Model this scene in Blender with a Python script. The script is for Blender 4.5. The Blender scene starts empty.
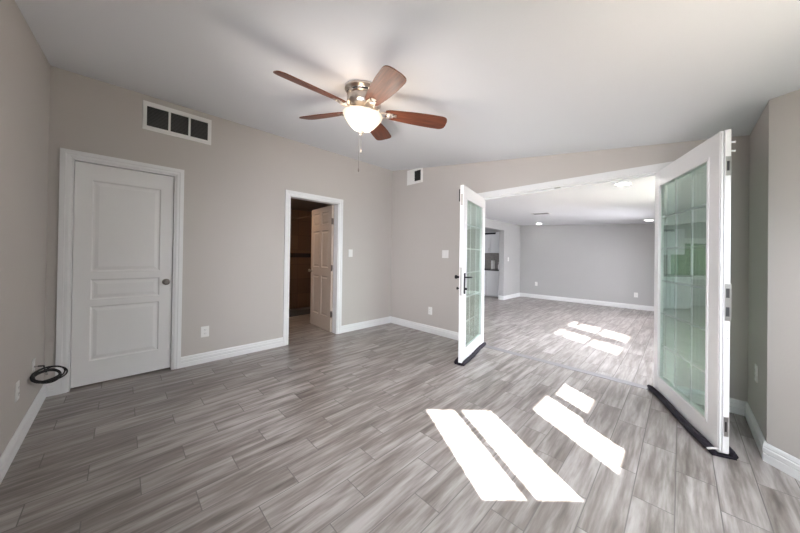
import bpy, bmesh, math, random
from mathutils import Vector, Matrix
random.seed(4)
C = bpy.context.scene.collection
PI = math.pi

# ------------------------------------------------------------------ camera
LA, LB, H0, H1, FAR = 3.9427, 4.1118, 2.7725, 2.2095, 5.388
SL = (H0 - H1) / LB                       # fall of the ceiling along x
FARC = lambda x: 2.235 - 0.052 * x        # ceiling height in the far room
WT = 0.12                                 # wall thickness
Rv = Vector((0.70513206, 0.7089346, 0.01416007))
Uv = Vector((-0.00609415, -0.01390996, 0.99988468))
Fv = Vector((-0.70904981, 0.70513704, 0.00548801))
cam = bpy.data.cameras.new('camera'); co = bpy.data.objects.new('camera', cam); C.objects.link(co)
M = Matrix((Rv, Uv, -Fv)).transposed().to_4x4(); M.translation = Vector((3.73576, -3.495, 1.22))
co.matrix_world = M
cam.sensor_width = 36; cam.lens = 279.394 / 800 * 36
cam.shift_y = -(266.5 - 254.19) / 800
cam.clip_start = 0.02
bpy.context.scene.camera = co

# ------------------------------------------------------------------ world, sun, daylight at the windows, added fill lamps
sc = bpy.context.scene
sc.view_settings.view_transform = 'Standard'; sc.view_settings.look = 'None'
sc.view_settings.gamma = 1; sc.view_settings.use_curve_mapping = False
sc.view_settings.exposure = 1.08
w = bpy.data.worlds.new('world'); sc.world = w; w.use_nodes = True
w.node_tree.nodes['Background'].inputs[0].default_value = (0.78, 0.88, 1, 1)
w.node_tree.nodes['Background'].inputs[1].default_value = 1.2

def light(name, kind, loc, direction, power, color=(1, 1, 1), size=None, size_y=None, spread=180):
    l = bpy.data.lights.new(name, kind); l.energy = power; l.color = color
    if kind == 'AREA':
        l.shape = 'RECTANGLE'; l.size = size; l.size_y = size_y; l.spread = math.radians(spread)
    elif size is not None and kind == 'POINT': l.shadow_soft_size = size
    o = bpy.data.objects.new(name, l); C.objects.link(o); o.location = loc
    o.rotation_euler = Vector(direction).to_track_quat('-Z', 'Y').to_euler()
    return o
sun = light('sun', 'SUN', (12, -8, 9), (-0.86, 0.51, -0.94), 105, (1, 0.97, 0.945)); sun.data.angle = 0.009
SKY = (0.94, 0.935, 1.0)
SKYB = (0.87, 0.91, 1.0)
light('daylight_bay_centre', 'AREA', (4.70, -1.82, 1.40), (-1, 0.1, -1.1), 18, SKYB, 0.9, 1.2, 140)
light('daylight_bay_side', 'AREA', (4.41, -2.60, 1.40), (-.75, 1, -1.1), 12, SKYB, 0.75, 1.2, 140)
light('daylight_south', 'AREA', (2.55, -3.86, 1.25), (-0.50, 1, -0.10), 23, SKY, 1.5, 1.1, 105)  # added fill from behind the camera; no known window there
light('daylight_far_room', 'AREA', (4.04, 1.0, 1.45), (-1, 0, -1.0), 48, SKYB, 1.5, 1.1, 120)
light('daylight_far_room_north', 'AREA', (4.04, 3.2, 1.35), (-1, 0.1, -0.5), 50, SKY, 1.5, 1.1, 130)  # added fill for the far wall; no window opens behind it
light('daylight_kitchen', 'AREA', (-3.12, 2.4, 1.3), (1, 0.2, 0), 24, SKY, 1.6, 1.2)  # added fill for the kitchen; the wall behind it is solid
light('bath_ceiling_lamp', 'AREA', (-1.15, -1.65, 2.18), (-.3, 0.1, -1), 5.5, (1, .66, .42), .3, .3)  # added warm fill; no lamp is known in this room

# ------------------------------------------------------------------ materials
def mat(name, col, rough=0.6, metal=0.0, spec=0.5, bump=0.0, bscale=200, vary=0.0, vscale=3, emis=None, estr=0):
    m = bpy.data.materials.new(name); m.use_nodes = True
    nt = m.node_tree; b = nt.nodes['Principled BSDF']
    b.inputs['Base Color'].default_value = (*col, 1); b.inputs['Roughness'].default_value = rough
    b.inputs['Metallic'].default_value = metal; b.inputs['Specular IOR Level'].default_value = spec
    tc = nt.nodes.new('ShaderNodeTexCoord')
    if vary:
        n = nt.nodes.new('ShaderNodeTexNoise'); n.inputs['Scale'].default_value = vscale; n.inputs['Detail'].default_value = 4
        nt.links.new(tc.outputs['Object'], n.inputs['Vector'])
        mx = nt.nodes.new('ShaderNodeMix'); mx.data_type = 'RGBA'
        mx.inputs[6].default_value = (*[c * (1 - vary) for c in col], 1)
        mx.inputs[7].default_value = (*[min(1, c * (1 + vary)) for c in col], 1)
        nt.links.new(n.outputs['Fac'], mx.inputs[0]); nt.links.new(mx.outputs[2], b.inputs['Base Color'])
    if bump:
        n = nt.nodes.new('ShaderNodeTexNoise'); n.inputs['Scale'].default_value = bscale; n.inputs['Detail'].default_value = 3
        nt.links.new(tc.outputs['Object'], n.inputs['Vector'])
        bp = nt.nodes.new('ShaderNodeBump'); bp.inputs['Strength'].default_value = bump; bp.inputs['Distance'].default_value = 0.002
        nt.links.new(n.outputs['Fac'], bp.inputs['Height']); nt.links.new(bp.outputs[0], b.inputs['Normal'])
    if emis:
        b.inputs['Emission Color'].default_value = (*emis, 1); b.inputs['Emission Strength'].default_value = estr
    return m
MW = mat('wall_paint_greige', (0.53, 0.495, 0.465), 0.75, bump=0.25, bscale=90, vary=0.02)
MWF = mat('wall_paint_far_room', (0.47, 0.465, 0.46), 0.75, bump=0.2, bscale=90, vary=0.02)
MC = mat('ceiling_paint_white', (0.785, 0.795, 0.82), 0.85, bump=0.25, bscale=70)
MT = mat('trim_white_semigloss', (0.80, 0.80, 0.80), 0.35, bump=0.05, bscale=40)
MD = mat('door_white_paint', (0.83, 0.82, 0.815), 0.4, bump=0.08, bscale=60)
MV = mat('french_door_vinyl_white', (0.84, 0.83, 0.83), 0.3)
MP = mat('plate_white_plastic', (0.82, 0.81, 0.79), 0.35)
MSL = mat('slot_dark', (0.03, 0.03, 0.03), 0.6)
MBK = mat('black_metal', (0.012, 0.012, 0.014), 0.35, metal=0.3)
MNI = mat('brushed_nickel', (0.55, 0.50, 0.45), 0.28, metal=1, bump=0.1, bscale=300)
MST = mat('latch_steel', (0.42, 0.41, 0.39), 0.4, metal=1)
MBR = mat('hinge_bronze_grey', (0.22, 0.20, 0.18), 0.45, metal=0.9)
MRU = mat('cable_black_rubber', (0.01, 0.01, 0.011), 0.45)
MFA = mat('draft_stopper_fabric', (0.015, 0.011, 0.019), 0.85, bump=0.5, bscale=600)
MDK = mat('vent_dark_inside', (0.035, 0.035, 0.033), 0.8)
MCB = mat('cabinet_white', (0.74, 0.75, 0.76), 0.4)
MCT = mat('countertop_dark_stone', (0.07, 0.065, 0.065), 0.25, vary=0.6, vscale=60)
MBS = mat('backsplash_stone', (0.20, 0.18, 0.165), 0.4, vary=0.6, vscale=25)
MPA = mat('paper_white', (0.85, 0.84, 0.82), 0.9)
MGR = mat('yard_gravel_tan', (0.30, 0.25, 0.21), 0.9, vary=0.4, vscale=9)
MHE = mat('hedge_green', (0.13, 0.25, 0.07), 0.8, vary=0.6, vscale=14)
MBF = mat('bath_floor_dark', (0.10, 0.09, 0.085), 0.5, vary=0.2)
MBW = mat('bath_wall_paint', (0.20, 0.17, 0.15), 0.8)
MCH = mat('chrome_rod', (0.8, 0.78, 0.75), 0.2, metal=1)

def tile_mat():
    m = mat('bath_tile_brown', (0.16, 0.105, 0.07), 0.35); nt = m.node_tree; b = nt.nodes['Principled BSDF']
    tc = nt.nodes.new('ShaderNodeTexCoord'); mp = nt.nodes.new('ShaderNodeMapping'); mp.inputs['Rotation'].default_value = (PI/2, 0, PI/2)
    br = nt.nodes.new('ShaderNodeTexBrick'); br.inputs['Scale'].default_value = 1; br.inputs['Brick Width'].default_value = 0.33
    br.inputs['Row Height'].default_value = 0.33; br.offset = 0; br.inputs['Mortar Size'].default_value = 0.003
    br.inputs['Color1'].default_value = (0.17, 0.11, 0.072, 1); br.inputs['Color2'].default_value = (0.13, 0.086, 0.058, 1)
    br.inputs['Mortar'].default_value = (0.07, 0.05, 0.04, 1)
    sx = nt.nodes.new('ShaderNodeSeparateXYZ'); cx = nt.nodes.new('ShaderNodeCombineXYZ')
    nt.links.new(tc.outputs['Object'], sx.inputs[0]); nt.links.new(sx.outputs[1], cx.inputs[0]); nt.links.new(sx.outputs[2], cx.inputs[1])
    nt.links.new(cx.outputs[0], br.inputs['Vector']); nt.links.new(br.outputs['Color'], b.inputs['Base Color'])
    return m
MTI = tile_mat()

def wood_mat():
    m = mat('fan_blade_cherry', (0.2, 0.07, 0.04), 0.38); nt = m.node_tree; b = nt.nodes['Principled BSDF']
    tc = nt.nodes.new('ShaderNodeTexCoord'); mp = nt.nodes.new('ShaderNodeMapping'); mp.inputs['Scale'].default_value = (3, 45, 10)
    n = nt.nodes.new('ShaderNodeTexNoise'); n.inputs['Scale'].default_value = 1.5; n.inputs['Detail'].default_value = 6
    r = nt.nodes.new('ShaderNodeValToRGB')
    r.color_ramp.elements[0].position = 0.3; r.color_ramp.elements[0].color = (0.085, 0.030, 0.018, 1)
    r.color_ramp.elements[1].position = 0.75; r.color_ramp.elements[1].color = (0.21, 0.068, 0.034, 1)
    nt.links.new(tc.outputs['Object'], mp.inputs[0]); nt.links.new(mp.outputs[0], n.inputs['Vector'])
    nt.links.new(n.outputs['Fac'], r.inputs[0]); nt.links.new(r.outputs[0], b.inputs['Base Color'])
    b.inputs['Specular IOR Level'].default_value = 0.22
    return m
MWO = wood_mat()

def floor_mat():
    m = bpy.data.materials.new('floor_wood_look_tile'); m.use_nodes = True
    nt = m.node_tree; N = nt.nodes; Lk = nt.links; b = N['Principled BSDF']
    def mth(op, a, b_=None, c=None):
        n = N.new('ShaderNodeMath'); n.operation = op
        for i, v in enumerate((a, b_, c)):
            if v is None: continue
            if isinstance(v, (int, float)): n.inputs[i].default_value = v
            else: Lk.new(v, n.inputs[i])
        return n.outputs[0]
    tc = N.new('ShaderNodeTexCoord'); sp = N.new('ShaderNodeSeparateXYZ'); Lk.new(tc.outputs['Object'], sp.inputs[0])
    W, Ln = 0.1575, 0.600
    u = mth('DIVIDE', mth('SUBTRACT', sp.outputs[0], 2.62), W)
    k = mth('FLOOR', u); fu = mth('SUBTRACT', u, k)
    k3 = mth('FLOORED_MODULO', k, 3)
    v = mth('DIVIDE', mth('ADD', mth('ADD', sp.outputs[1], 2.81), mth('MULTIPLY', k3, 0.2)), Ln)
    j = mth('FLOOR', v); fv = mth('SUBTRACT', v, j)
    # grout mask
    du = mth('MULTIPLY', mth('MINIMUM', fu, mth('SUBTRACT', 1, fu)), W)
    dv = mth('MULTIPLY', mth('MINIMUM', fv, mth('SUBTRACT', 1, fv)), Ln)
    d = mth('MINIMUM', du, dv)
    g = N.new('ShaderNodeMapRange'); g.inputs[1].default_value = 0.0012; g.inputs[2].default_value = 0.0030
    g.inputs[3].default_value = 1; g.inputs[4].default_value = 0; Lk.new(d, g.inputs[0])
    cid = N.new('ShaderNodeCombineXYZ'); Lk.new(k, cid.inputs[0]); Lk.new(j, cid.inputs[1])
    wn = N.new('ShaderNodeTexWhiteNoise'); wn.noise_dimensions = '2D'; Lk.new(cid.outputs[0], wn.inputs['Vector'])
    rs = N.new('ShaderNodeSeparateColor'); Lk.new(wn.outputs['Color'], rs.inputs[0])
    # grain coordinates: stretched along the plank, shifted per plank
    gc = N.new('ShaderNodeCombineXYZ')
    Lk.new(mth('ADD', mth('MULTIPLY', sp.outputs[0], 19), mth('MULTIPLY', rs.outputs[0], 60)), gc.inputs[0])
    Lk.new(mth('ADD', mth('MULTIPLY', sp.outputs[1], 1.7), mth('MULTIPLY', rs.outputs[1], 40)), gc.inputs[1])
    n1 = N.new('ShaderNodeTexNoise'); n1.inputs['Scale'].default_value = 1.0; n1.inputs['Detail'].default_value = 5
    n1.inputs['Roughness'].default_value = 0.6; n1.inputs['Distortion'].default_value = 0.2; Lk.new(gc.outputs[0], n1.inputs['Vector'])
    n2 = N.new('ShaderNodeTexNoise'); n2.inputs['Scale'].default_value = 4.0; n2.inputs['Detail'].default_value = 3
    Lk.new(gc.outputs[0], n2.inputs['Vector'])
    gs = mth('ADD', mth('MULTIPLY', n1.outputs['Fac'], 0.86), mth('MULTIPLY', n2.outputs['Fac'], 0.14))
    gs = mth('ADD', gs, mth('MULTIPLY', mth('SUBTRACT', rs.outputs[2], 0.5), 0.09))
    r = N.new('ShaderNodeValToRGB'); e = r.color_ramp.elements
    e[0].position = 0.27; e[0].color = (0.092, 0.076, 0.066, 1)
    e[1].position = 0.68; e[1].color = (0.43, 0.402, 0.388, 1)
    x = e.new(0.45); x.color = (0.215, 0.187, 0.170, 1)
    x = e.new(0.56); x.color = (0.325, 0.295, 0.278, 1)
    Lk.new(gs, r.inputs[0])
    mx = N.new('ShaderNodeMix'); mx.data_type = 'RGBA'; Lk.new(g.outputs[0], mx.inputs[0]); Lk.new(r.outputs[0], mx.inputs[6])
    mx.inputs[7].default_value = (0.16, 0.147, 0.138, 1); Lk.new(mx.outputs[2], b.inputs['Base Color'])
    ro = mth('ADD', mth('ADD', 0.25, mth('MULTIPLY', n2.outputs['Fac'], 0.12)), mth('MULTIPLY', g.outputs[0], 0.3))
    Lk.new(ro, b.inputs['Roughness'])
    b.inputs['Specular IOR Level'].default_value = 0.85
    bp = N.new('ShaderNodeBump'); bp.inputs['Strength'].default_value = 0.35; bp.inputs['Distance'].default_value = 0.0015
    Lk.new(mth('SUBTRACT', mth('MULTIPLY', n1.outputs['Fac'], 0.5), g.outputs[0]), bp.inputs['Height']); Lk.new(bp.outputs[0], b.inputs['Normal'])
    return m
MFL = floor_mat()

def glass_mat(name, tint, refl=1.0):
    m = bpy.data.materials.new(name); m.use_nodes = True; nt = m.node_tree; N = nt.nodes; N.clear()
    out = N.new('ShaderNodeOutputMaterial'); mx = N.new('ShaderNodeMixShader'); t = N.new('ShaderNodeBsdfTransparent'); g = N.new('ShaderNodeBsdfGlossy')
    t.inputs[0].default_value = (*tint, 1); g.inputs['Roughness'].default_value = 0.01; g.inputs['Color'].default_value = (0.80, 0.95, 0.88, 1)
    f = N.new('ShaderNodeFresnel'); f.inputs[0].default_value = 1.55
    mm = N.new('ShaderNodeMath'); mm.operation = 'MULTIPLY'; mm.inputs[1].default_value = refl; mm.use_clamp = True
    nt.links.new(f.outputs[0], mm.inputs[0]); nt.links.new(mm.outputs[0], mx.inputs[0])
    nt.links.new(t.outputs[0], mx.inputs[1]); nt.links.new(g.outputs[0], mx.inputs[2]); nt.links.new(mx.outputs[0], out.inputs[0])
    return m
MGL = glass_mat('glass_green_tint', (0.88, 0.95, 0.90), 2.3)
MG2 = glass_mat('glass_green_tint_rear', (0.88, 0.96, 0.90), 0.15)
MGW = glass_mat('glass_window_clear', (0.96, 0.98, 0.97), 0.8)

# ------------------------------------------------------------------ mesh helpers
def bx(bm, x0, x1, y0, y1, z0, z1, bev=0.0, mtx=None):
    r = bmesh.ops.create_cube(bm, size=1)
    vs = r['verts']
    for v in vs:
        v.co = Vector(((x0 + x1) / 2 + v.co.x * (x1 - x0), (y0 + y1) / 2 + v.co.y * (y1 - y0), (z0 + z1) / 2 + v.co.z * (z1 - z0)))
    if bev:
        es = list({e for v in vs for e in v.link_edges})
        rr = bmesh.ops.bevel(bm, geom=es, offset=bev, segments=2, affect='EDGES', clamp_overlap=True)
        vs = list({v for f in rr['faces'] for v in f.verts} | {v for v in vs if v.is_valid})
    if mtx is not None:
        for v in vs: v.co = mtx @ v.co
    return vs
def prism(bm, pts, z0, z1):
    """pts: outline in XY, counter-clockwise"""
    z0f = z0 if callable(z0) else (lambda x: z0); z1f = z1 if callable(z1) else (lambda x: z1)
    lo = [bm.verts.new((x, y, z0f(x))) for x, y in pts]; hi = [bm.verts.new((x, y, z1f(x))) for x, y in pts]
    n = len(pts); bm.faces.new(list(reversed(lo))); bm.faces.new(hi)
    for i in range(n): bm.faces.new((lo[i], lo[(i + 1) % n], hi[(i + 1) % n], hi[i]))
def lathe(bm, prof, seg=40, mtx=None, close=False):
    rings = []
    for r, z in prof:
        ring = []
        for i in range(seg):
            a = 2 * PI * i / seg; p = Vector((r * math.cos(a), r * math.sin(a), z))
            ring.append(bm.verts.new(mtx @ p if mtx is not None else p))
        rings.append(ring)
    for a, b_ in zip(rings, rings[1:]):
        for i in range(seg): bm.faces.new((a[i], a[(i + 1) % seg], b_[(i + 1) % seg], b_[i]))
    if close:
        bm.faces.new(list(reversed(rings[0]))); bm.faces.new(rings[-1])
def tube(bm, pts, r, seg=10, caps=True, rfun=None):
    pts = [Vector(p) for p in pts]; n = len(pts); rings = []
    t0 = (pts[1] - pts[0]).normalized(); up = Vector((0, 0, 1)) if abs(t0.z) < 0.9 else Vector((1, 0, 0))
    nrm = (up - up.dot(t0) * t0).normalized()
    for i, p in enumerate(pts):
        t = (pts[min(i + 1, n - 1)] - pts[max(i - 1, 0)]).normalized()
        nrm = (nrm - nrm.dot(t) * t).normalized(); bn = t.cross(nrm)
        rr = rfun(i / (n - 1)) if rfun else r
        rings.append([bm.verts.new(p + rr * (math.cos(2 * PI * k / seg) * nrm + math.sin(2 * PI * k / seg) * bn)) for k in range(seg)])
    for a, b_ in zip(rings, rings[1:]):
        for k in range(seg): bm.faces.new((a[k], a[(k + 1) % seg], b_[(k + 1) % seg], b_[k]))
    if caps: bm.faces.new(list(reversed(rings[0]))); bm.faces.new(rings[-1])
def obj(name, bm, m, parent=None, smooth=False, mtx=None):
    bmesh.ops.recalc_face_normals(bm, faces=bm.faces)
    me = bpy.data.meshes.new(name); bm.to_mesh(me); bm.free(); me.materials.append(m)
    if smooth:
        me.polygons.foreach_set('use_smooth', [True] * len(me.polygons))
        me.set_sharp_from_angle(angle=math.radians(40))
    o = bpy.data.objects.new(name, me); C.objects.link(o)
    if parent: o.parent = parent
    if mtx is not None: o.matrix_local = mtx
    return o
def struct(name, bm, m, parent=None, **k):
    o = obj(name, bm, m, parent, **k)
    if parent is None: o['kind'] = 'structure'
    return o
def empty(name, mtx=None, loc=(0, 0, 0)):
    o = bpy.data.objects.new(name, None); C.objects.link(o); o.empty_display_size = 0.1
    if mtx is not None: o.matrix_world = mtx
    else: o.location = loc
    return o
def tag(o, label, cat, group=None):
    o['label'] = label; o['category'] = cat
    if group: o['group'] = group
    return o
def frame(origin, xdir, ydir=None):
    """matrix with local x along xdir (horizontal), z up, y = z cross x"""
    x = Vector(xdir).normalized(); z = Vector((0, 0, 1)); y = z.cross(x)
    m = Matrix((x, y, z)).transposed().to_4x4(); m.translation = Vector(origin); return m
def BM(): return bmesh.new()

def wall_mesh(a0, a1, t0, t1, h, holes, axis, top=None):
    """wall slab running along an axis from a0 to a1, thickness t0..t1, holes = (a, b, z0, z1)"""
    bm = BM(); cuts = sorted({a0, a1, *[v for q in holes for v in q[:2]]})
    for p, q in zip(cuts, cuts[1:]):
        zs = [(hz[2], hz[3]) for hz in holes if hz[0] <= p + 1e-6 and hz[1] >= q - 1e-6]
        segs = []; z = 0.0
        for s, e in sorted(zs):
            if s > z + 1e-6: segs.append((z, s))
            z = e
        if z < h: segs.append((z, h))
        for s, e in segs:
            if axis == 'x': bx(bm, p, q, t0, t1, s, e)
            else: bx(bm, t0, t1, p, q, s, e)
    return bm

# ------------------------------------------------------------------ shell of the room
bm = BM(); bx(bm, -1.62, 4.95, -4.1, 5.6, -0.1, 0); bx(bm, -3.4, -1.62, 0.0, 5.6, -0.1, 0); struct('floor', bm, MFL)
bm = BM(); bx(bm, -2.6, -1.62, -4.1, 0.0, -0.1, 0.0); struct('floor', bm, MBF)

D1 = (-3.815, -3.105, 2.03); D2 = (-1.895, -1.125, 2.015)
struct('wall_west', wall_mesh(-LA - WT, 0.0, -WT, 0, 2.9, [(D1[0], D1[1], 0, D1[2]), (D2[0], D2[1], 0, D2[2])], 'y'), MW)
OX0, OX1, OZ = 1.775, 3.66, 2.04
struct('wall_north', wall_mesh(-WT, LB + WT, 0, WT, 2.9, [(OX0, OX1, 0, OZ)], 'x'), MW)
struct('wall_south', wall_mesh(-WT, LB + WT, -LA - WT, -LA, 2.9, [], 'x'), MW)
# east side: short return, then the three-sided bay
BX, BY0, BY1 = 4.75, -1.328, -2.31
bm = BM()
prism(bm, [(LB, -0.688), (LB + WT, -0.638), (LB + WT, 0), (LB, 0)], 0, 2.9)
prism(bm, [(LB, -LA), (LB + WT, -LA), (LB + WT, -3.0), (LB, -2.95)], 0, 2.9)
struct('wall_east', bm, MW)
bm = BM(); prism(bm, [(LB, -0.688), (BX, BY0), (BX + WT, BY0 + .05), (LB + WT, -0.638)], 0, 2.9); struct('wall_bay_north', bm, MW)
wb = wall_mesh(BY1, BY0, BX, BX + 0.02, 2.9, [(-1.80, -1.50, 1.67, 1.985), (-1.95, -1.90, 1.67, 2.04), (-2.245, -1.95, 1.355, 2.04)], 'y')
bx(wb, BX, BX + WT, BY1 - .05, BY1, 0, 2.9); bx(wb, BX, BX + WT, BY0, BY0 + .05, 0, 2.9)
struct('wall_bay_east', wb, MW)
# south-east panel of the bay, local x from (LB,-2.95) towards (BX,BY1)
mt = frame((LB, -2.95, 0), (BX - LB, BY1 + 2.95, 0)); LS = math.hypot(BX - LB, BY1 + 2.95)
wb = wall_mesh(0, LS, -0.02, 0, 2.9, [(0.105, 0.337, 1.25, 2.065), (0.383, 0.622, 1.25, 2.065)], 'x')
struct('wall_bay_south', wb, MW, mtx=mt)
bm = BM(); bx(bm, .09, .66, 0, .02, 1.18, 1.235); bx(bm, .340, .380, 0, .006, 1.26, 2.05); w1 = struct('window_1', bm, MT, mtx=mt)
bm = BM(); bx(bm, .108, .335, -.014, -.009, 1.26, 2.055); bx(bm, .385, .638, -.014, -.009, 1.26, 2.055); struct('window_pane', bm, MGW, w1)
bm = BM(); bx(bm, BX - .02, BX - .001, -2.27, -1.47, 1.29, 1.353); w2 = struct('window_2', bm, MT)
bm = BM(); bx(bm, BX + .008, BX + .013, -1.80, -1.50, 1.67, 1.985); bx(bm, BX + .008, BX + .013, -2.245, -1.9, 1.355, 2.04); struct('window_pane', bm, MGW, w2)
bm = BM()
for q in ((1.75, 1.80, .70, 2.0), (3.30, 3.35, .70, 2.0), (1.75, 3.35, .65, .70), (1.75, 3.35, 2.0, 2.05)): bx(bm, q[0], q[1], -LA, -LA + .03, q[2], q[3])
w6 = struct('window_6', bm, MT); bm = BM(); bx(bm, 1.80, 3.30, -LA + .004, -LA + .008, .70, 2.0); struct('window_shade', bm, MC, w6)  # invented frame and blank shade behind the south fill lamp, out of view
# sloped ceiling
bm = BM(); zc = lambda x: H0 - SL * x
prism(bm, [(-WT, -LA - WT), (LB + .03, -LA - WT), (LB + .03, -2.95), (BX + .03, BY1), (BX + .03, BY0), (LB + .03, -.70), (LB + .03, 0.0), (-WT, 0.0)], zc, lambda x: zc(x) + 0.05)
struct('ceiling', bm, MC)

# ------------------------------------------------------------------ far room and kitchen
KX, KY = 0.02, 4.25
struct('wall_far_north', wall_mesh(KX, LB + WT, FAR, FAR + WT, 2.6, [], 'x'), MWF)
struct('wall_far_east', wall_mesh(WT, FAR, LB, LB + .02, 2.6, [(.40, .83, .93, 2.04), (1.16, 1.65, .93, 2.04)], 'y'), MWF)
struct('wall_far_west', wall_mesh(WT, FAR, KX, 0.17, 2.6, [(1.0, KY, 0, 1.99)], 'y'), MWF)
for n, (a, b_) in enumerate(((.43, .81), (1.19, 1.63))):
    bm = BM()
    for z in (.99, 1.455, 1.87): bx(bm, LB + .002, LB + .018, a - .03, b_ + .03, z - .022, z + .022)
    bx(bm, LB - .03, LB, a - .05, b_ + .05, .89, .95)
    wn = struct('window_%d' % (3 + n), bm, MT)
    bm = BM(); bx(bm, LB + .008, LB + .012, a - .03, b_ + .03, .93, 2.04); struct('window_pane', bm, MGW, wn)
bm = BM(); prism(bm, [(0.0, WT), (LB + .02, WT), (LB + .02, FAR + WT), (0.0, FAR + WT)], FARC, lambda x: FARC(x) + .1)
struct('ceiling_far_room', bm, MC)
bm = BM(); bx(bm, -3.3, 0.0, WT, 5.4, 2.23, 2.33); struct('ceiling_kitchen', bm, MC)
struct('wall_kitchen_north', wall_mesh(-3.3, KX, 5.2, 5.3, 2.5, [(-2.7, -1.04, .80, 1.66)], 'x'), MWF)
struct('wall_kitchen_west', wall_mesh(0.1, 5.3, -3.3, -3.2, 2.5, [], 'y'), MWF)
struct('wall_kitchen_south', wall_mesh(-3.3, -WT, 0.0, 0.1, 2.5, [], 'x'), MWF)
bm = BM()
for x0, x1, z0, z1 in ((-2.78, -2.70, .72, 1.78), (-1.04, -.96, .72, 1.78), (-2.78, -.96, 1.66, 1.80), (-2.78, -.96, .70, .80), (-1.62, -1.56, .8, 1.66)):
    bx(bm, x0, x1, 5.175, 5.20, z0, z1)
d5 = struct('window_5', bm, MT)
bm = BM(); bx(bm, -2.70, -1.04, 5.24, 5.246, .80, 1.66); struct('window_pane', bm, MGW, d5)

# closet / bath behind door 2
bm = BM(); bx(bm, -.30, -.24, -4.06, -2.6, 0, 2.3); struct('wall_closet', bm, MBW)  # unseen block added behind door 1, stops outside light under the door
bm = BM(); bx(bm, -.30, -WT, -4.06, -2.6, 2.3, 2.35); struct('ceiling_closet', bm, MBW)  # top of the added light block
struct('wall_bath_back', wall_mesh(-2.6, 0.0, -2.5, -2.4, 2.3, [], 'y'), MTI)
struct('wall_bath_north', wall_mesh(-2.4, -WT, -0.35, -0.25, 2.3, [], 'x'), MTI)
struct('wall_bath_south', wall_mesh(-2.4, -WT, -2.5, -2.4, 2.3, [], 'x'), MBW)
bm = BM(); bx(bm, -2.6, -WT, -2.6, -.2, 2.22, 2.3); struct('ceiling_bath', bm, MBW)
bm = BM(); bx(bm, -2.398, -2.385, -2.4, -.36, 1.15, 1.245); bx(bm, -2.385, -1.0, -.365, -.352, 1.15, 1.245); struct('trim_1', bm, mat('mosaic_band_dark', (0.025, 0.02, 0.02), .3, vary=.6, vscale=60))
bm = BM(); bx(bm, -1.72, -1.62, -2.4, -.35, 0, .11, .008); tag(obj('shower_curb', bm, MBF), 'low dark shower curb on the floor behind the half open six panel door', 'curb')

# ------------------------------------------------------------------ casings, baseboards
def casing(name, ya, yb, zt, wd=0.062, inner=.0):
    """casing round a hole in the x=0 wall, plus jambs"""
    bm = BM()
    P0 = [(ya, 0), (ya, zt), (yb, zt), (yb, 0)]
    prof = [(0, 0), (0, .010), (.012, .014), (.030, .014), (.034, .018), (wd, .018), (wd, 0)]
    rows = []
    for (y, z), (sy, sz) in zip(P0, ((-1, 0), (-1, 1), (1, 1), (1, 0))):
        rows.append([bm.verts.new((x, y + sy * o, z + sz * o)) for o, x in prof])
    for A, B in zip(rows, rows[1:]):
        for k in range(len(prof)): bm.faces.new((A[k], A[(k + 1) % len(prof)], B[(k + 1) % len(prof)], B[k]))
    bm.faces.new(rows[0]); bm.faces.new(rows[-1])
    return struct(name, bm, MT)
c1 = casing('trim_2', D1[0], D1[1], D1[2], .066)
bm = BM(); bx(bm, -WT, .001, D1[0], D1[0] + .012, 0, D1[2]); bx(bm, -WT, .001, D1[1] - .012, D1[1], 0, D1[2]); bx(bm, -WT, .001, D1[0], D1[1], D1[2] - .012, D1[2])
struct('door_jamb', bm, MT, c1)
c2 = casing('trim_3', D2[0], D2[1], D2[2], .066)
bm = BM(); bx(bm, -WT, .001, D2[0], D2[0] + .012, 0, D2[2]); bx(bm, -WT, .001, D2[1] - .012, D2[1], 0, D2[2]); bx(bm, -WT, .001, D2[0], D2[1], D2[2] - .012, D2[2])
bx(bm, -.07, -.058, D2[0] + .012, D2[0] + .024, 0, D2[2])
struct('door_jamb', bm, MT, c2)
bm = BM()   # casing and jambs of the wide opening
for (y0, y1) in ((-.014, 0), (WT, WT + .014)):
    bx(bm, OX0 - .055, OX0, y0, y1, 0, OZ, .002); bx(bm, OX1, OX1 + .055, y0, y1, 0, OZ, .002)
    bx(bm, OX0 - .055, OX1 + .055, y0, y1, OZ, OZ + .06, .002)
c3 = struct('trim_4', bm, MT)
bm = BM(); bx(bm, OX0, OX0 + .014, 0, WT, 0, OZ); bx(bm, OX1 - .014, OX1, 0, WT, 0, OZ); bx(bm, OX0, OX1, 0, WT, OZ - .014, OZ); bx(bm, OX0, OX1, .06, .075, OZ - .03, OZ - .014)
struct('door_jamb', bm, MT, c3)
bm = BM(); bx(bm, 2.70, 2.76, .015, .055, OZ - .018, OZ - .013, .001); struct('strike_plate', bm, MST, c3)
bm = BM(); bx(bm, OX0 + .014, OX1 - .014, .0, .095, 0, .0035, .001); struct('trim_5', bm, mat('threshold_strip_grey', (.25, .24, .245), .4, vary=.1, vscale=12))

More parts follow.
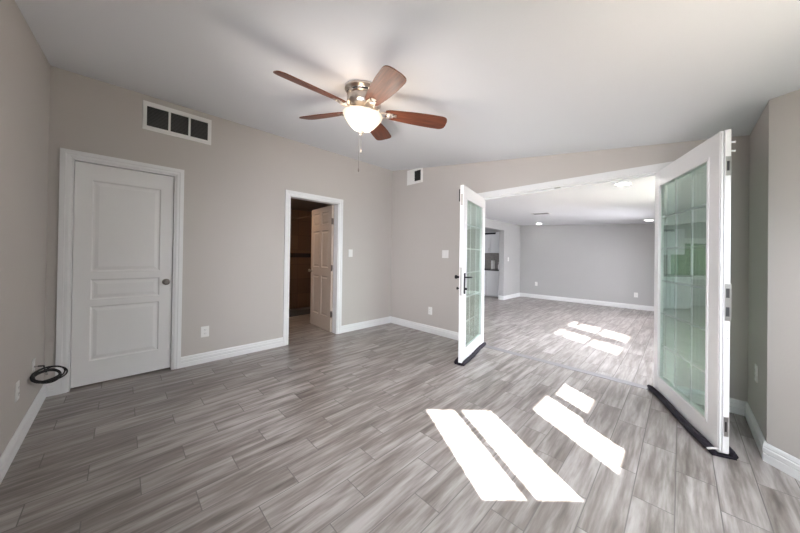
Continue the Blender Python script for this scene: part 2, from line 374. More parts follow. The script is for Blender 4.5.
BH = 0.112
def base_run(bm, p, q, inward):
    """moulded baseboard from p to q (XY), profile pushed to the inward side"""
    p = Vector((*p, 0)); q = Vector((*q, 0)); d = (q - p); L = d.length; d.normalize(); n = Vector((*inward, 0)).normalized()
    prof = [(0, 0), (.015, 0), (.015, .045), (.011, .050), (.015, .055), (.015, .078), (.010, .084), (.012, .090), (.009, .104), (.004, BH), (0, BH)]
    A = [bm.verts.new(p + n * a + Vector((0, 0, z))) for a, z in prof]; B = [bm.verts.new(q + n * a + Vector((0, 0, z))) for a, z in prof]
    for i in range(len(prof)):
        k = (i + 1) % len(prof); bm.faces.new((A[i], A[k], B[k], B[i]))
    bm.faces.new(A); bm.faces.new(list(reversed(B)))
def baseboard(name, runs):
    bm = BM()
    for r in runs: base_run(bm, *r)
    return struct(name, bm, MT)
baseboard('baseboard_west', [((0, D1[1] + .066), (0, D2[0] - .066), (1, 0)), ((0, D2[1] + .066), (0, 0), (1, 0)), ((0, -LA), (0, D1[0] - .066), (1, 0))])
baseboard('baseboard_north', [((0, 0), (OX0 - .055, 0), (0, -1)), ((OX1 + .055, 0), (LB, 0), (0, -1))])
baseboard('baseboard_south', [((0, -LA), (LB, -LA), (0, 1))])
baseboard('baseboard_east', [((LB, 0), (LB, -.694), (-1, 0)), ((LB, -2.95), (LB, -LA), (-1, 0))])
baseboard('baseboard_bay', [((LB - .006, -.688 + .006 - .006), (BX, BY0), (-1, -1)), ((BX, BY0), (BX, BY1), (-1, 0)), ((BX, BY1), (LB, -2.95), (-1, 1))])
baseboard('baseboard_far_north', [((0.17, FAR), (LB, FAR), (0, -1))])
baseboard('baseboard_far_west', [((0.17, FAR), (.17, KY), (1, 0)), ((.17, KY), (KX, KY), (0, -1)), ((.17, 1.0), (.17, WT), (1, 0))])
baseboard('baseboard_bath', [((-1.62, -.352), (-.12, -.352), (0, -1))])

# ------------------------------------------------------------------ interior doors
def panel_door(name, W, Hh, T, panels):
    """slab with moulded recessed panels on both faces; local x across, y thickness (0..T), z up"""
    bm = BM(); rec = .009
    xs = sorted({0, W, *[v for p in panels for v in (p[0], p[1])]}); zs = sorted({0, Hh, *[v for p in panels for v in (p[2], p[3])]})
    bx(bm, 0, W, rec, T - rec, 0, Hh)
    for f0, f1 in ((0, rec), (T - rec, T)):
        for a, b_ in zip(xs, xs[1:]):
            for c, d in zip(zs, zs[1:]):
                if not any(p[0] <= a and p[1] >= b_ and p[2] <= c and p[3] >= d for p in panels): bx(bm, a, b_, f0, f1, c, d)
    for (a, b_, c, d) in panels:
        for s in (0, 1):
            # raised field with bevelled border + ogee lip
            y_out = .003 if s == 0 else T - .003; y_in = rec if s == 0 else T - rec
            g = .020; g2 = .045
            o = [bm.verts.new(v) for v in ((a + g, y_in, c + g), (b_ - g, y_in, c + g), (b_ - g, y_in, d - g), (a + g, y_in, d - g))]
            i = [bm.verts.new(v) for v in ((a + g2, y_out, c + g2), (b_ - g2, y_out, c + g2), (b_ - g2, y_out, d - g2), (a + g2, y_out, d - g2))]
            for k in range(4): bm.faces.new((o[k], o[(k + 1) % 4], i[(k + 1) % 4], i[k]))
            bm.faces.new(i)
            # lip
            l0 = [bm.verts.new(v) for v in ((a, 0 if s == 0 else T, c), (b_, 0 if s == 0 else T, c), (b_, 0 if s == 0 else T, d), (a, 0 if s == 0 else T, d))]
            h = .010
            l1 = [bm.verts.new(v) for v in ((a + h, y_in, c + h), (b_ - h, y_in, c + h), (b_ - h, y_in, d - h), (a + h, y_in, d - h))]
            for k in range(4): bm.faces.new((l0[k], l0[(k + 1) % 4], l1[(k + 1) % 4], l1[k]))
    return bm
def knob(parent, x, y, z, sgn, m=MNI):
    bm = BM(); mt = Matrix.Translation((x, y, z)) @ Matrix.Rotation(PI / 2 * (1 if sgn < 0 else -1), 4, 'X')
    lathe(bm, [(0.0, 0), (.032, 0), (.032, .004), (.014, .010), (.011, .030), (.020, .036), (.027, .046), (.027, .056), (.018, .066), (0.0, .068)], 24, mt)
    return obj('door_knob', bm, m, parent, smooth=True)
# door 1, closed; local x runs +y of the world, its front face looks to +x
W1 = D1[1] - D1[0] - .03
mt = Matrix(((0, -1, 0, -.030), (1, 0, 0, D1[0] + .015), (0, 0, 1, .018), (0, 0, 0, 1)))
z_ = -.018; y_ = D1[0] + .015
d1 = empty('door_1', mt); d1['kind'] = 'structure'
pn = [(-3.695 - y_, -3.220 - y_, 1.035 + z_, 1.865 + z_), (-3.695 - y_, -3.220 - y_, .780 + z_, .965 + z_), (-3.695 - y_, -3.220 - y_, .225 + z_, .720 + z_)]
obj('door_slab', panel_door('d', W1, 1.995, .035, pn), MD, d1)
kn = knob(d1, -3.168 - y_, 0, .915 + z_, -1, MBR)
# door 2, standing open into the bath; local x from the hinge to the free edge
hx, hy = -.112, D2[1] - .016; fx, fy = -.850, -1.098
mt = frame((hx, hy - .004, .012), (fx - hx, fy - hy, 0)); W2 = .735
d2 = empty('door_2', mt); d2['kind'] = 'structure'
pz = [(.22, .86), (1.00, 1.60), (1.70, 1.90)]; pn = []
for a, b_ in pz: pn += [(.105, .340, a, b_), (.425, .650, a, b_)]
obj('door_slab', panel_door('d', W2, 1.985, .035, pn), mat('door_beige_paint', (0.50, 0.42, 0.35), 0.45), d2)
knob(d2, .69, 0.035, .93, 1); knob(d2, .69, 0, .93, -1)
for z in (.28, 1.00, 1.73):
    bm = BM(); bx(bm, -.004, .002, .004, .032, z - .045, z + .045); lathe(bm, [(0, -.048), (.007, -.048), (.007, .048), (0, .048)], 12, Matrix.Translation((-.008, .037, z)))
    bx(bm, -.05, -.004, .036, .040, z - .045, z + .045)
    obj('hinge', bm, MBR, d2, smooth=True)
bm = BM(); tube(bm, [(-2.40, -.94, 1.95), (-1.2, -.94, 1.95), (-WT - .005, -.94, 1.95)], .016, 14); tag(obj('closet_rod', bm, MCH, smooth=True), 'metal hanging rod high in the dark room behind the half open door', 'rod')

# ------------------------------------------------------------------ french door leaves
def french_leaf(name, P, Q, far_side, is_left):
    P = Vector((*P, .0)); Q = Vector((*Q, .0)); L = (Q - P).length
    # local x hinge->free edge; y = away from the camera side
    x = (Q - P).normalized(); z = Vector((0, 0, 1)); y = z.cross(x)
    hand = 1 if y.dot(Vector((*far_side, 0))) > 0 else -1
    y = y * hand
    m = Matrix((x, y, z)).transposed().to_4x4(); m.translation = P
    root = empty(name); root.location = P; root['kind'] = 'structure'
    root.matrix_world = Matrix.Translation(P)
    rel = m.copy(); rel.translation = Vector((0, 0, 0))
    T = .044; Z0, Z1 = .022, 2.030; S0, S1 = .095, L - .125; G0, G1 = .160, 1.888
    if is_left: S1 = L - .105
    def part(nm, bm, mm, sm=False, par=None):
        for v in bm.verts: v.co = rel @ v.co
        return obj(nm, bm, mm, par or root, smooth=sm)
    bm = BM()
    bx(bm, 0, S0, 0, T, Z0, Z1, .003); bx(bm, S1, L, 0, T, Z0, Z1, .003)
    bx(bm, S0 - .004, S1 + .004, .001, T - .001, Z0, G0); bx(bm, S0 - .004, S1 + .004, .001, T - .001, G1, Z1)
    # glazing bead on both faces
    for (ya, yb) in ((-.006, .004), (T - .004, T + .006)):
        b = .016
        bx(bm, S0 - b, S0 + .004, ya, yb, G0 - b, G1 + b, .002); bx(bm, S1 - .004, S1 + b, ya, yb, G0 - b, G1 + b, .002)
        bx(bm, S0 - b, S1 + b, ya, yb, G0 - b, G0 + .004, .002); bx(bm, S0 - b, S1 + b, ya, yb, G1 - .004, G1 + b, .002)
    part('door_frame', bm, MV)
    for yy in (.014, .034):
        bm = BM(); bx(bm, S0, S1, yy, yy + .001, G0, G1)
        bmesh.ops.delete(bm, geom=[f for f in bm.faces if abs(f.normal.y) < .5 or f.calc_center_median().y > yy + .0005], context='FACES')
        part('glass_pane', bm, MGL if yy < .02 else MG2)
    bm = BM()
    for k in (1, 2):
        xx = S0 + (S1 - S0) * k / 3; bx(bm, xx - .007, xx + .007, .021, .028, G0, G1)
    for k in range(1, 6):
        zz = G0 + (G1 - G0) * k / 6 + .003; bx(bm, S0, S1, .0205, .0275, zz - .007, zz + .007)
    part('muntin_grid', bm, MV)
    return root, part, L, T
# left leaf
lf, part, L, T = french_leaf('door_3', (1.803, .080), (2.010, -.777), (-1, -.2), True)
bm = BM(); bx(bm, L - .062, L - .026, -.012, 0, .795, 1.035, .004); es = part('lock_escutcheon', bm, MBK)
bm = BM(); tube(bm, [(L - .044, -.01, .985), (L - .044, -.045, .985), (L - .060, -.052, .985), (L - .155, -.052, .980)], .009, 12)
lathe(bm, [(0, 0), (.013, 0), (.013, .022), (0, .022)], 16, Matrix.Translation((L - .044, -.012, .855)) @ Matrix.Rotation(PI / 2, 4, 'X'))
part('lever_handle', bm, MBK, True, None)
bm = BM(); bx(bm, L - .062, L - .026, T, T + .008, .795, 1.035, .003)
for zz, rr, ll in ((.985, .022, .062), (.855, .015, .040)):
    lathe(bm, [(0, 0), (rr * .6, 0), (rr * .6, ll * .5), (rr, ll * .6), (rr, ll * .9), (0, ll)], 18, Matrix.Translation((L - .044, T + .006, zz)) @ Matrix.Rotation(-PI / 2, 4, 'X'))
part('outer_knob', bm, MBK, True)
bm = BM(); bx(bm, L, L + .002, .010, .034, .78, 1.10, .0005); part('lock_plate', bm, MST)
bm = BM(); bx(bm, L, L + .0025, .012, .034, 1.80, 1.93, .001); part('flush_bolt', bm, MST)
bm = BM(); bx(bm, L - .006, L + .004, T, T + .012, 1.845, 1.985, .001); part('weather_strip', bm, MBK)
# right leaf
rf, part, L, T = french_leaf('door_4', (3.560, .050), (3.905, -.843), (.94, .36), False)
bm = BM(); bx(bm, L - .001, L + .014, .016, .0445, .03, 2.03, .002); bx(bm, L, L + .010, .002, .010, .03, 2.02, .001); part('astragal', bm, MV)
E_ = L + .0145
def edge_plate(z0, z1, nslots, ww=.022):
    bm = BM(); bx(bm, L + .013, E_ + .001, .019, .023 + ww, z0, z1, .001); p_ = part('latch_plate', bm, MST)
    bm = BM()
    for k in range(nslots):
        h = (z1 - z0) / nslots; zc_ = z0 + h * (k + .5); bx(bm, E_, E_ + .0022, .024, .019 + ww - .005, zc_ - h * .25, zc_ + h * .25)
    part('latch_slot', bm, MSL, False, p_)
edge_plate(1.745, 1.865, 1); edge_plate(.135, .255, 1, .018); edge_plate(.845, 1.075, 2, .026)
for z in (.74, .79, 1.42):
    bm = BM(); lathe(bm, [(0, 0), (.004, 0), (.004, .0015), (0, .0015)], 12, Matrix.Translation((E_, .034, z)) @ Matrix.Rotation(PI / 2, 4, 'Y')); part('screw', bm, MST)
for z in (1.90, 1.955):
    bm = BM(); lathe(bm, [(0, 0), (.006, 0), (.006, .024), (.008, .026), (0, .028)], 12, Matrix.Translation((L - .005, T + .0, z)) @ Matrix.Rotation(-PI / 2, 4, 'X')); part('bolt_pin', bm, MV, True)

def draft_stopper(P, Q, far_side, label, cord=False):
    P = Vector((*P, 0)); Q = Vector((*Q, 0)); x = (Q - P).normalized(); L = (Q - P).length; y = Vector((0, 0, 1)).cross(x)
    if y.dot(Vector((*far_side, 0))) < 0: y = -y
    r = .024; T = .05
    root = empty('draft_stopper', loc=P)
    for nm, off in (('front_roll', -r - .001), ('back_roll', T + r + .001)):
        pts = [x * (s * (L + .025) - .01) + y * (off + .004 * math.sin(9 * s + off * 40)) + Vector((0, 0, r * (1.0))) for s in [i / 24 for i in range(25)]]
        bm = BM()
        tube(bm, pts, r, 14, rfun=lambda t: r * min(1, .55 + 9 * min(t, 1 - t)) * (1 - .04 * math.sin(t * 60) ** 2))
        for v in bm.verts: v.co.z = max(v.co.z, .001)
        obj(nm, bm, MFA, root, smooth=True)
    bm = BM()
    a = [x * s + y * o + Vector((0, 0, z)) for s in (0.0, L + .012) for o in (-.03, T + .03) for z in (.002, .012)]
    vs = [bm.verts.new(v) for v in a]
    for f in ((0, 1, 3, 2), (4, 5, 7, 6), (0, 1, 5, 4), (2, 3, 7, 6), (0, 2, 6, 4), (1, 3, 7, 5)): bm.faces.new([vs[i] for i in f])
    obj('under_flap', bm, MFA, root)
    if cord:
        pts = [x * (L - .005 + .03 * math.sin(t)) + y * (-.045 + .045 * t / 3) + Vector((0, 0, .030 + .025 * math.sin(t))) for t in [i * 3 / 12 for i in range(13)]]
        bm = BM(); tube(bm, pts, .006, 8); obj('tie_cord', bm, MPA, root, smooth=True)
    tag(root, label, 'draft stopper', None)
draft_stopper((1.803, .080), (2.010, -.777), (-1, -.2), 'dark navy fabric draft stopper under the left glazed door leaf with black handle')
draft_stopper((3.560, .050), (3.905, -.843), (.94, .36), 'dark purple fabric draft stopper with white tie under the right glazed door leaf', True)

# ------------------------------------------------------------------ ceiling fan
ax = math.atan(SL)
fm = Matrix.Translation((1.984, -2.178, 2.3455)) @ Matrix.Rotation(ax, 4, 'Y')
FB = Matrix.Translation((0, 0, 0))
fan = empty('ceiling_fan', fm)
tag(fan, 'five blade ceiling fan with cherry wood blades and lit white bowl under the sloped ceiling', 'ceiling fan')
CT = .1525   # distance from blade plane to the ceiling
bm = BM(); lathe(bm, [(0, CT), (.150, CT), (.156, CT - .006), (.156, CT - .018), (.148, CT - .026), (.139, CT - .030), (.136, CT - .034), (.135, CT - .050), (.126, CT - .058)], 48); obj('ceiling_canopy', bm, MNI, fan, smooth=True)
bm = BM(); lathe(bm, [(.126, CT - .056), (.132, CT - .068), (.131, .045), (.120, .018), (.095, .004), (.088, -.006), (.0, -.006)], 48); mh = obj('motor_housing', bm, MNI, fan, smooth=True)
v0 = None
for k in range(10):
    if v0 is None:
        bm = BM(); bx(bm, .131, .1365, -.022, .022, CT - .047, CT - .038); v0 = obj('vent_slot', bm, MSL, mh); continue
    v = v0.copy(); C.objects.link(v); v.parent = mh; v.matrix_local = Matrix.Rotation(2 * PI * k / 10, 4, 'Z')
bm = BM(); lathe(bm, [(.0, -.006), (.062, -.006), (.060, -.022), (.075, -.028), (.100, -.032), (.100, -.040), (0, -.040)], 40); obj('light_fitter', bm, MNI, fan, smooth=True)
def blade_mesh():
    bm = BM(); n = 22; r0, r1 = .175, .664; top = []; 
    def halfw(r):
        t = (r - r0) / (r1 - r0)
        base = .050 + .029 * math.sin(min(1, t / .75) * PI / 2)
        if t > .86: u = (t - .86) / .14; base *= .35 + .65 * (1 - u ** 3) ** .5
        if t < .06: base *= .82 + .18 * (t / .06)
        return max(base, .012)
    rows = []
    for i in range(n + 1):
        t = i / n; t = 1 - (1 - t) ** 1.5; r = r0 + (r1 - r0) * t; h = halfw(r); rows.append((r, h))
    up = [[bm.verts.new((r, h * s, .003)) for s in (-1, -.5, 0, .5, 1)] for r, h in rows]
    dn = [[bm.verts.new((r, h * s, -.003)) for s in (-1, -.5, 0, .5, 1)] for r, h in rows]
    for i in range(n):
        for k in range(4):
            bm.faces.new((up[i][k], up[i + 1][k], up[i + 1][k + 1], up[i][k + 1])); bm.faces.new((dn[i][k], dn[i][k + 1], dn[i + 1][k + 1], dn[i + 1][k]))
        for k in (0, 4): bm.faces.new((up[i][k], dn[i][k], dn[i + 1][k], up[i + 1][k]))
    for i in (0, n):
        for k in range(4): bm.faces.new((up[i][k], up[i][k + 1], dn[i][k + 1], dn[i][k]))
    return bm
def arm_mesh():
    bm = BM()
    for s in (-1, 1): tube(bm, [(.085, .010 * s, -.002), (.125, .022 * s, -.016), (.160, .030 * s, -.016), (.200, .026 * s, -.010), (.235, .012 * s, -.007)], .0065, 10)
    bx(bm, .085, .110, -.022, .022, -.010, .004, .003)
    lathe(bm, [(0, -.020), (.014, -.018), (.024, -.011), (.030, -.004), (0, -.003)], 24, Matrix.Translation((.205, 0, 0)))
    bx(bm, .215, .262, -.018, .018, -.007, -.003, .002)
    for dx, dy in ((.247, 0), (.228, .022), (.228, -.022)):
        lathe(bm, [(0, -.011), (.006, -.009), (.006, -.003), (0, -.003)], 10, Matrix.Translation((dx, dy, 0)))
    return bm
b0 = obj('fan_blade', blade_mesh(), MWO, fan, smooth=True); a0 = obj('blade_arm', arm_mesh(), MNI, b0, smooth=True)
for k in range(5):
    th = math.radians(267.9 - 72 * k)
    m_ = Matrix.Rotation(th, 4, 'Z') @ Matrix.Rotation(-math.radians(14.5), 4, 'X')
    if k == 0: b0.matrix_local = m_; continue
    b = b0.copy(); C.objects.link(b); b.parent = fan; b.matrix_local = m_
    a = a0.copy(); C.objects.link(a); a.parent = b
def bowl_mat():
    m = bpy.data.materials.new('frosted_bowl_glass_lit'); m.use_nodes = True; nt = m.node_tree; b = nt.nodes['Principled BSDF']
    b.inputs['Base Color'].default_value = (.80, .72, .60, 1); b.inputs['Roughness'].default_value = .35
    b.inputs['Emission Color'].default_value = (1, .86, .64, 1); b.inputs['Emission Strength'].default_value = .16
    return m
bm = BM(); lathe(bm, [(.060, -.036), (.120, -.026), (.148, -.026), (.155, -.033), (.152, -.046), (.143, -.062), (.130, -.080), (.112, -.102), (.092, -.124), (.070, -.142), (.045, -.154), (.022, -.159), (.0, -.160)], 48)
obj('light_bowl', bm, bowl_mat(), fan, smooth=True)
bm = BM(); lathe(bm, [(0, -.158), (.026, -.158), (.028, -.163), (.014, -.168), (.011, -.176), (.013, -.182), (.0, -.188)], 24); obj('bowl_finial', bm, MNI, fan, smooth=True)
# pull chains hang straight down
R3 = fm.to_3x3().inverted()
for (off, ln, nm) in (((.0, .0, -.186), .105, 'short'), ((-.006, -.016, -.180), .265, 'long')):
    p0 = Vector(off); dn = R3 @ Vector((0, 0, -1)); bm = BM()
    n = int(ln / .006)
    tube(bm, [p0, p0 + dn * ln], .0010, 6)
    for k in range(n):
        mt = Matrix.Translation(p0 + dn * (k + .5) * .006); bmesh.ops.create_icosphere(bm, subdivisions=1, radius=.0018, matrix=mt)
    pc = obj('pull_chain', bm, MBR, fan)
    bm = BM(); q = dn.to_track_quat('Z', 'Y').to_matrix().to_4x4(); lathe(bm, [(0, 0), (.003, .001), (.0055, .012), (.0055, .026), (.003, .032), (0, .033)], 12, Matrix.Translation(p0 + dn * ln) @ q)
    obj('chain_pull', bm, MBR, pc, smooth=True)
for k in range(5):     # the bulbs' light leaving the frosted bowl downwards
    a = math.radians(267.9 - 72 * k + 36); light('fan_lamp', 'POINT', fm @ Vector((.13 * math.cos(a), .13 * math.sin(a), -.29)), (0, 0, -1), .85, (1, .88, .76), .05)
for k in range(5):     # the uplight of the fan kit leaving the open rim of the bowl
    a = math.radians(267.9 - 72 * k + 36); light('fan_lamp', 'POINT', fm @ Vector((.175 * math.cos(a), .175 * math.sin(a), .02)), (0, 0, 1), .10, (1, .74, .5), .03)

# ------------------------------------------------------------------ vents
def wall_vent(name, mt, W, Hh, fr, cells, label, blank=None):
    """cells: list of (x0,x1,z0,z1) openings with louvres; local y = out of the wall (negative is out)"""
    root = empty(name, mt); bm = BM()
    xs = sorted({0, W, *[v for c in cells for v in c[:2]]}); zs = sorted({0, Hh, *[v for c in cells for v in c[2:]]})
    for a, b_ in zip(xs, xs[1:]):
        for c, d in zip(zs, zs[1:]):
            if not any(q[0] <= a and q[1] >= b_ and q[2] <= c and q[3] >= d for q in cells): bx(bm, a, b_, -.012, 0, c, d)
    b2 = .010
    bx(bm, -b2, W + b2, -.005, 0, -b2, 0); bx(bm, -b2, W + b2, -.005, 0, Hh, Hh + b2); bx(bm, -b2, 0, -.005, 0, 0, Hh); bx(bm, W, W + b2, -.005, 0, 0, Hh)
    obj('vent_frame', bm, MP, root)
    for q in cells:
        bm = BM(); bx(bm, q[0], q[1], -.001, -.0002, q[2], q[3]); obj('vent_backing', bm, MDK, root)
        bm = BM(); n = max(3, int((q[3] - q[2]) / .014))
        for k in range(n):
            zc_ = q[2] + (q[3] - q[2]) * (k + .5) / n
            bx(bm, q[0], q[1], -.0045, .0045, -.0006, .0006, 0, Matrix.Translation((0, -.006, zc_)) @ Matrix.Rotation(-.6, 4, 'X'))
        obj('louvre', bm, mat('louvre_grey', (.10, .10, .095), .6) if len(cells) > 2 else MDK, root)
    tag(root, label, 'vent'); return root
# wall A: local x along +y of world, out of the wall = +x = local -y
mA = lambda y, z, x=0.0: Matrix(((0, -1, 0, x), (1, 0, 0, y), (0, 0, 1, z), (0, 0, 0, 1)))
mB = lambda x, z, y=0.0: Matrix.Translation((x, y, z))          # north walls: out = -y
mE = lambda y, z, x=LB: Matrix(((0, 1, 0, x), (-1, 0, 0, y), (0, 0, 1, z), (0, 0, 0, 1)))   # east wall: out = -x
mS = lambda x, z: Matrix(((-1, 0, 0, x), (0, -1, 0, -LA), (0, 0, 1, z), (0, 0, 0, 1)))       # south wall: out = +y
wall_vent('return_air_vent', mA(-3.362, 2.442), .55, .262, .03,
          [(.022, .186, .030, .226), (.204, .352, .030, .226), (.370, .526, .030, .226)], 'wide white return air grille with three dark louvred cells above the closed white door')
wall_vent('supply_vent', mB(.385, 2.450), .335, .235, .03, [(.165, .305, .030, .205)], 'small white supply register with one dark square, high left of the glazed doors')

# ------------------------------------------------------------------ outlets and switches
def plate(name, mt, kind, label, cat, W=.072, Hh=.116, group=None):
    root = empty(name, mt); bm = BM(); bx(bm, -W / 2, W / 2, -.006, 0, -Hh / 2, Hh / 2, .0022); obj('cover_plate', bm, MP, root)
    if kind == 'outlet':
        for z in (-.020, .020):
            bm = BM(); bx(bm, -.016, .016, -.0085, -.005, z - .013, z + .013, .003); so = obj('socket', bm, MP, root)
            bm = BM(); bx(bm, -.008, -.0055, -.0090, -.0083, z - .002, z + .007); bx(bm, .0055, .008, -.0090, -.0083, z - .002, z + .007); bx(bm, -.002, .002, -.0090, -.0083, z - .010, z - .006)
            obj('slot', bm, MSL, so)
    elif kind == 'rocker':
        n = max(1, round(W / .075))
        for k in range(n):
            c = (k - (n - 1) / 2) * .046; bm = BM(); bx(bm, c - .0165, c + .0165, -.0085, -.005, -.033, .033, .002); obj('rocker', bm, MP, root)
    elif kind == 'toggle':
        bm = BM(); bx(bm, -.005, .005, -.016, -.005, -.010, .012, .002); obj('toggle', bm, MP, root)
    elif kind == 'coax':
        bm = BM(); lathe(bm, [(0, 0), (.007, 0), (.007, .008), (.0045, .009), (.0045, .016), (0, .016)], 14, Matrix.Translation((0, -.005, 0)) @ Matrix.Rotation(PI / 2, 4, 'X')); obj('coax_jack', bm, MST, root)
    tag(root, label, cat); return root
plate('wall_outlet', mA(-2.828, .344), 'outlet', 'white duplex outlet low on the wall between the two doorways', 'outlet', .076, .118)
plate('light_switch', mA(-.90, 1.250), 'rocker', 'white light switch plate on the wall right of the open bath doorway', 'light switch', .078, .120)
plate('light_switch', mB(1.203, 1.255), 'rocker', 'wide white double switch plate on the wall left of the left glazed door leaf', 'light switch', .118, .120)
plate('wall_outlet', mB(.925, .350), 'outlet', 'white outlet low on the wall left of the left glazed door leaf', 'outlet', .078, .120)
plate('wall_outlet', mE(-.365, .440), 'outlet', 'white outlet low on the shaded short wall behind the right glazed door leaf', 'outlet')
plate('wall_outlet', mS(.865, .355), 'outlet', 'white outlet low on the left wall nearest the camera', 'outlet')
plate('cable_wall_plate', mS(.425, .375), 'coax', 'white cable wall plate low on the left wall behind the black cable coil', 'wall plate')
plate('wall_outlet', mB(.66, .43, FAR), 'outlet', 'white outlet low on the left part of the far room back wall', 'outlet')
plate('wall_outlet', mB(2.97, .345, FAR), 'outlet', 'white outlet low on the right part of the far room back wall', 'outlet')
plate('light_switch', mA(4.52, 1.16, .17), 'toggle', 'white switch on the far room wall beside the kitchen opening', 'light switch')

# black cable coil held by its plug at the wall plate
bm = BM(); pts = []
cc = Vector((.505, -3.862, .320)); nrm = Vector((.52, .36, .86)).normalized(); e1 = Vector((.72, -.70, 0)); e1 = (e1 - e1.dot(nrm) * nrm).normalized(); e2 = nrm.cross(e1)
random.seed(7)
NT = 5
for i in range(NT * 28 + 1):
    t = i / 28; lap = int(t); a = 2 * PI * t + 2.2
    ra = .080 + .013 * math.sin(a * .37 + 1) ; rb = .058 + .011 * math.cos(a * .29)
    pts.append(cc + e1 * ra * math.cos(a) + e2 * rb * math.sin(a) + nrm * (.014 * math.sin(a * .41)) + e1 * .010 * math.sin(a * .23))
lead = [Vector((.425, -LA + .022, .375)), Vector((.425, -LA + .05, .370))]
tube(bm, lead + [Vector((.47, -LA + .06, .350))] + pts[8:], .0052, 8)
r0 = pts[-1] - cc; u1, u2 = r0.dot(e1), r0.dot(e2)
tail = [cc + e1 * (u1 * (1 - .75 * q) * math.cos(q * 3) - u2 * (1 - .5 * q) * math.sin(q * 3)) + e2 * (u2 * (1 - .75 * q) * math.cos(q * 3) + u1 * (1 - .5 * q) * math.sin(q * 3)) + nrm * r0.dot(nrm) for q in [i / 16 for i in range(17)]]
tube(bm, tail, .0044, 8)
cb = obj('cable_coil', bm, MRU, smooth=True); tag(cb, 'black cable wound in a loose coil hanging from the left wall beside the closed door', 'cable')
bm = BM(); dT = (tail[-1] - tail[-2]).normalized(); tube(bm, [tail[-1], tail[-1] + dT * .015], .007, 8); obj('plug', bm, MST, cb)

# ------------------------------------------------------------------ far room fittings
MLE = mat('downlight_lens_lit', (.9, .9, .88), .4, emis=(1, .97, .92), estr=14)
def downlight(x, y, label):
    z = FARC(x); mt = Matrix.Translation((x, y, z)) @ Matrix.Rotation(.052, 4, 'Y'); root = empty('recessed_light', mt)
    bm = BM(); lathe(bm, [(.090, 0), (.092, -.002), (.080, -.003), (.068, -.002), (.066, 0)], 36); obj('trim_ring', bm, MP, root, smooth=True)
    bm = BM(); lathe(bm, [(0, -.0015), (.068, -.0015), (.068, -.0005)], 36); obj('lens', bm, MLE, root)
    tag(root, label, 'recessed light', 'recessed lights in the far room ceiling')
downlight(3.27, .50, 'round recessed ceiling light nearest the wide doorway in the far room')
downlight(3.24, 4.60, 'round recessed ceiling light at the right end of the far room, near its back wall')
downlight(.87, 4.95, 'round recessed ceiling light at the left end of the far room, behind the ceiling vent')
x_, y_v = 1.66, 2.73; mt = Matrix.Translation((x_, y_v, FARC(x_))) @ Matrix.Rotation(.052, 4, 'Y')
root = empty('ceiling_vent', mt); bm = BM()
for a in ((-.17, -.15, -.09, .09), (.15, .17, -.09, .09), (-.17, .17, -.09, -.075), (-.17, .17, .075, .09)): bx(bm, *a, -.008, 0)
obj('vent_frame', bm, MP, root); bm = BM(); bx(bm, -.15, .15, -.075, .075, -.002, -.0005); obj('vent_backing', bm, MDK, root)
bm = BM()
for k in range(6): bx(bm, -.15, .15, -.006, .006, -.0006, .0006, 0, Matrix.Translation((0, -.06 + k * .024, -.006)) @ Matrix.Rotation(.7, 4, 'X'))
obj('louvre', bm, mat('louvre_light', (.35, .35, .35), .5), root)
tag(root, 'dark slotted vent in the far room ceiling', 'vent')

# kitchen glimpsed past the left leaf
def cabinet(name, x0, x1, y0, y1, z0, z1, doors, label, kick=0.0, handle='top'):
    root = empty(name, loc=(x0, y0, z0)); bm = BM(); bx(bm, 0, x1 - x0, .02, y1 - y0, kick, z1 - z0)
    if kick: bx(bm, .0, x1 - x0, .07, y1 - y0, 0, kick)
    obj('cabinet_body', bm, MCB, root); w_ = (x1 - x0) / doors
    for k in range(doors):
        bm = BM(); a, b_ = k * w_ + .004, (k + 1) * w_ - .004; bx(bm, a, b_, 0, .018, kick + .006, z1 - z0 - .006, .002)
        dd = obj('cabinet_door', bm, MCB, root)
        bm = BM(); hz = (z1 - z0 - .10) if handle == 'top' else .10; tube(bm, [(b_ - .05, -.022, hz - .05), (b_ - .05, -.022, hz + .05)], .005, 8); bx(bm, b_ - .053, b_ - .047, -.022, 0, hz - .045, hz - .039); bx(bm, b_ - .053, b_ - .047, -.022, 0, hz + .039, hz + .045)
        obj('cabinet_handle', bm, MST, dd)
    tag(root, label, 'cabinet'); return root
cabinet('base_cabinet', -.98, KX - .002, 4.55, 5.195, 0, .80, 2, 'white kitchen base cabinet under the dark worktop beyond the far room', .03)
bm = BM(); bx(bm, -.985, KX - .003, 4.52, 5.195, .801, .84, .004); tag(obj('countertop', bm, MCT), 'dark stone worktop on the white kitchen base cabinet', 'countertop')
bm = BM(); bx(bm, -.98, KX - .003, 5.182, 5.198, .841, 1.349); tag(obj('backsplash', bm, MBS), 'grey brown stone backsplash above the dark kitchen worktop', 'backsplash')
cabinet('wall_cabinet', -.98, KX - .002, 4.72, 5.195, 1.35, 2.0, 2, 'white kitchen wall cabinet above the backsplash', 0, 'bottom')
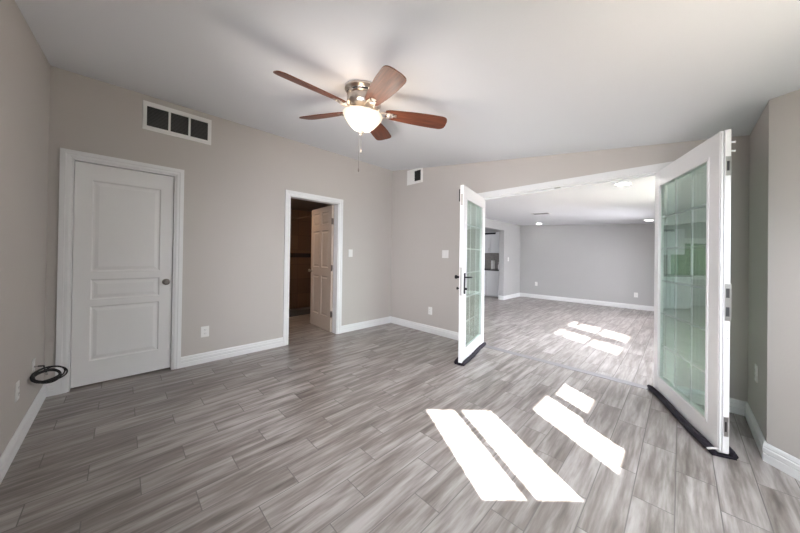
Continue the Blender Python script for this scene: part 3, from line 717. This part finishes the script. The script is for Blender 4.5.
bm = BM(); bx(bm, -.72, -.32, 4.705, 4.719, 1.93, 1.985, .002); tag(obj('dark_strip', bm, MBK), 'short black strip at the top of the white kitchen wall cabinet', 'strip')
pt = empty('paper_towel_roll', loc=(-.44, 4.80, .841)); bm = BM(); lathe(bm, [(.02, .012), (.058, .012), (.058, .27), (.02, .27)], 28, close=False); obj('paper_roll', bm, MPA, pt, smooth=True)
bm = BM(); lathe(bm, [(0, 0), (.07, 0), (.07, .010), (.008, .012), (.008, .30), (0, .31)], 24); obj('roll_holder', bm, MST, pt, smooth=True)
tag(pt, 'white paper towel roll standing on the dark kitchen worktop', 'paper towel')
bt = empty('soap_bottle', loc=(-.27, 4.86, .841)); bm = BM(); lathe(bm, [(0, 0), (.030, 0), (.032, .02), (.032, .13), (.012, .16), (.012, .175), (0, .175)], 20); obj('bottle_body', bm, MPA, bt, smooth=True)
bm = BM(); lathe(bm, [(0, .176), (.010, .176), (.010, .21), (0, .21)], 12); bx(bm, -.035, .006, -.005, .005, .205, .215); obj('pump', bm, MP, bt, smooth=True)
tag(bt, 'pale soap bottle on the kitchen worktop right of the paper towel roll', 'bottle')

# garden beyond the kitchen window (seen mirrored in the glass of the right leaf)
bm = BM(); bx(bm, -14, 16, -16, 18, -.25, -.12); struct('ground', bm, MGR)
bm = BM(); bmesh.ops.create_grid(bm, x_segments=120, y_segments=30, size=1)
for v in bm.verts: v.co = Vector((v.co.x * 6 - 4, 8.3, 2.15 + v.co.y * 2.25))
ex = bmesh.ops.extrude_face_region(bm, geom=bm.faces[:]); 
for v in [g for g in ex['geom'] if isinstance(g, bmesh.types.BMVert)]: v.co.y += 1.0
for v in bm.verts:
    if v.co.y < 8.6: v.co.y += random.uniform(-.13, .13)
    v.co.z += random.uniform(-.05, .05)
bm2 = BM(); bx(bm2, -10, 4.5, 5.32, 8.0, 2.62, 2.72)  # unseen roof added to keep sun off the hedge
for x in (-9, -5.5, -.2, 4): bx(bm2, x, x + .12, 7.85, 7.97, -.12, 2.62)
struct('patio_cover', bm2, MT)
hg = obj('hedge', bm, MHE); tag(hg, 'green garden hedge beyond the kitchen window', 'hedge')
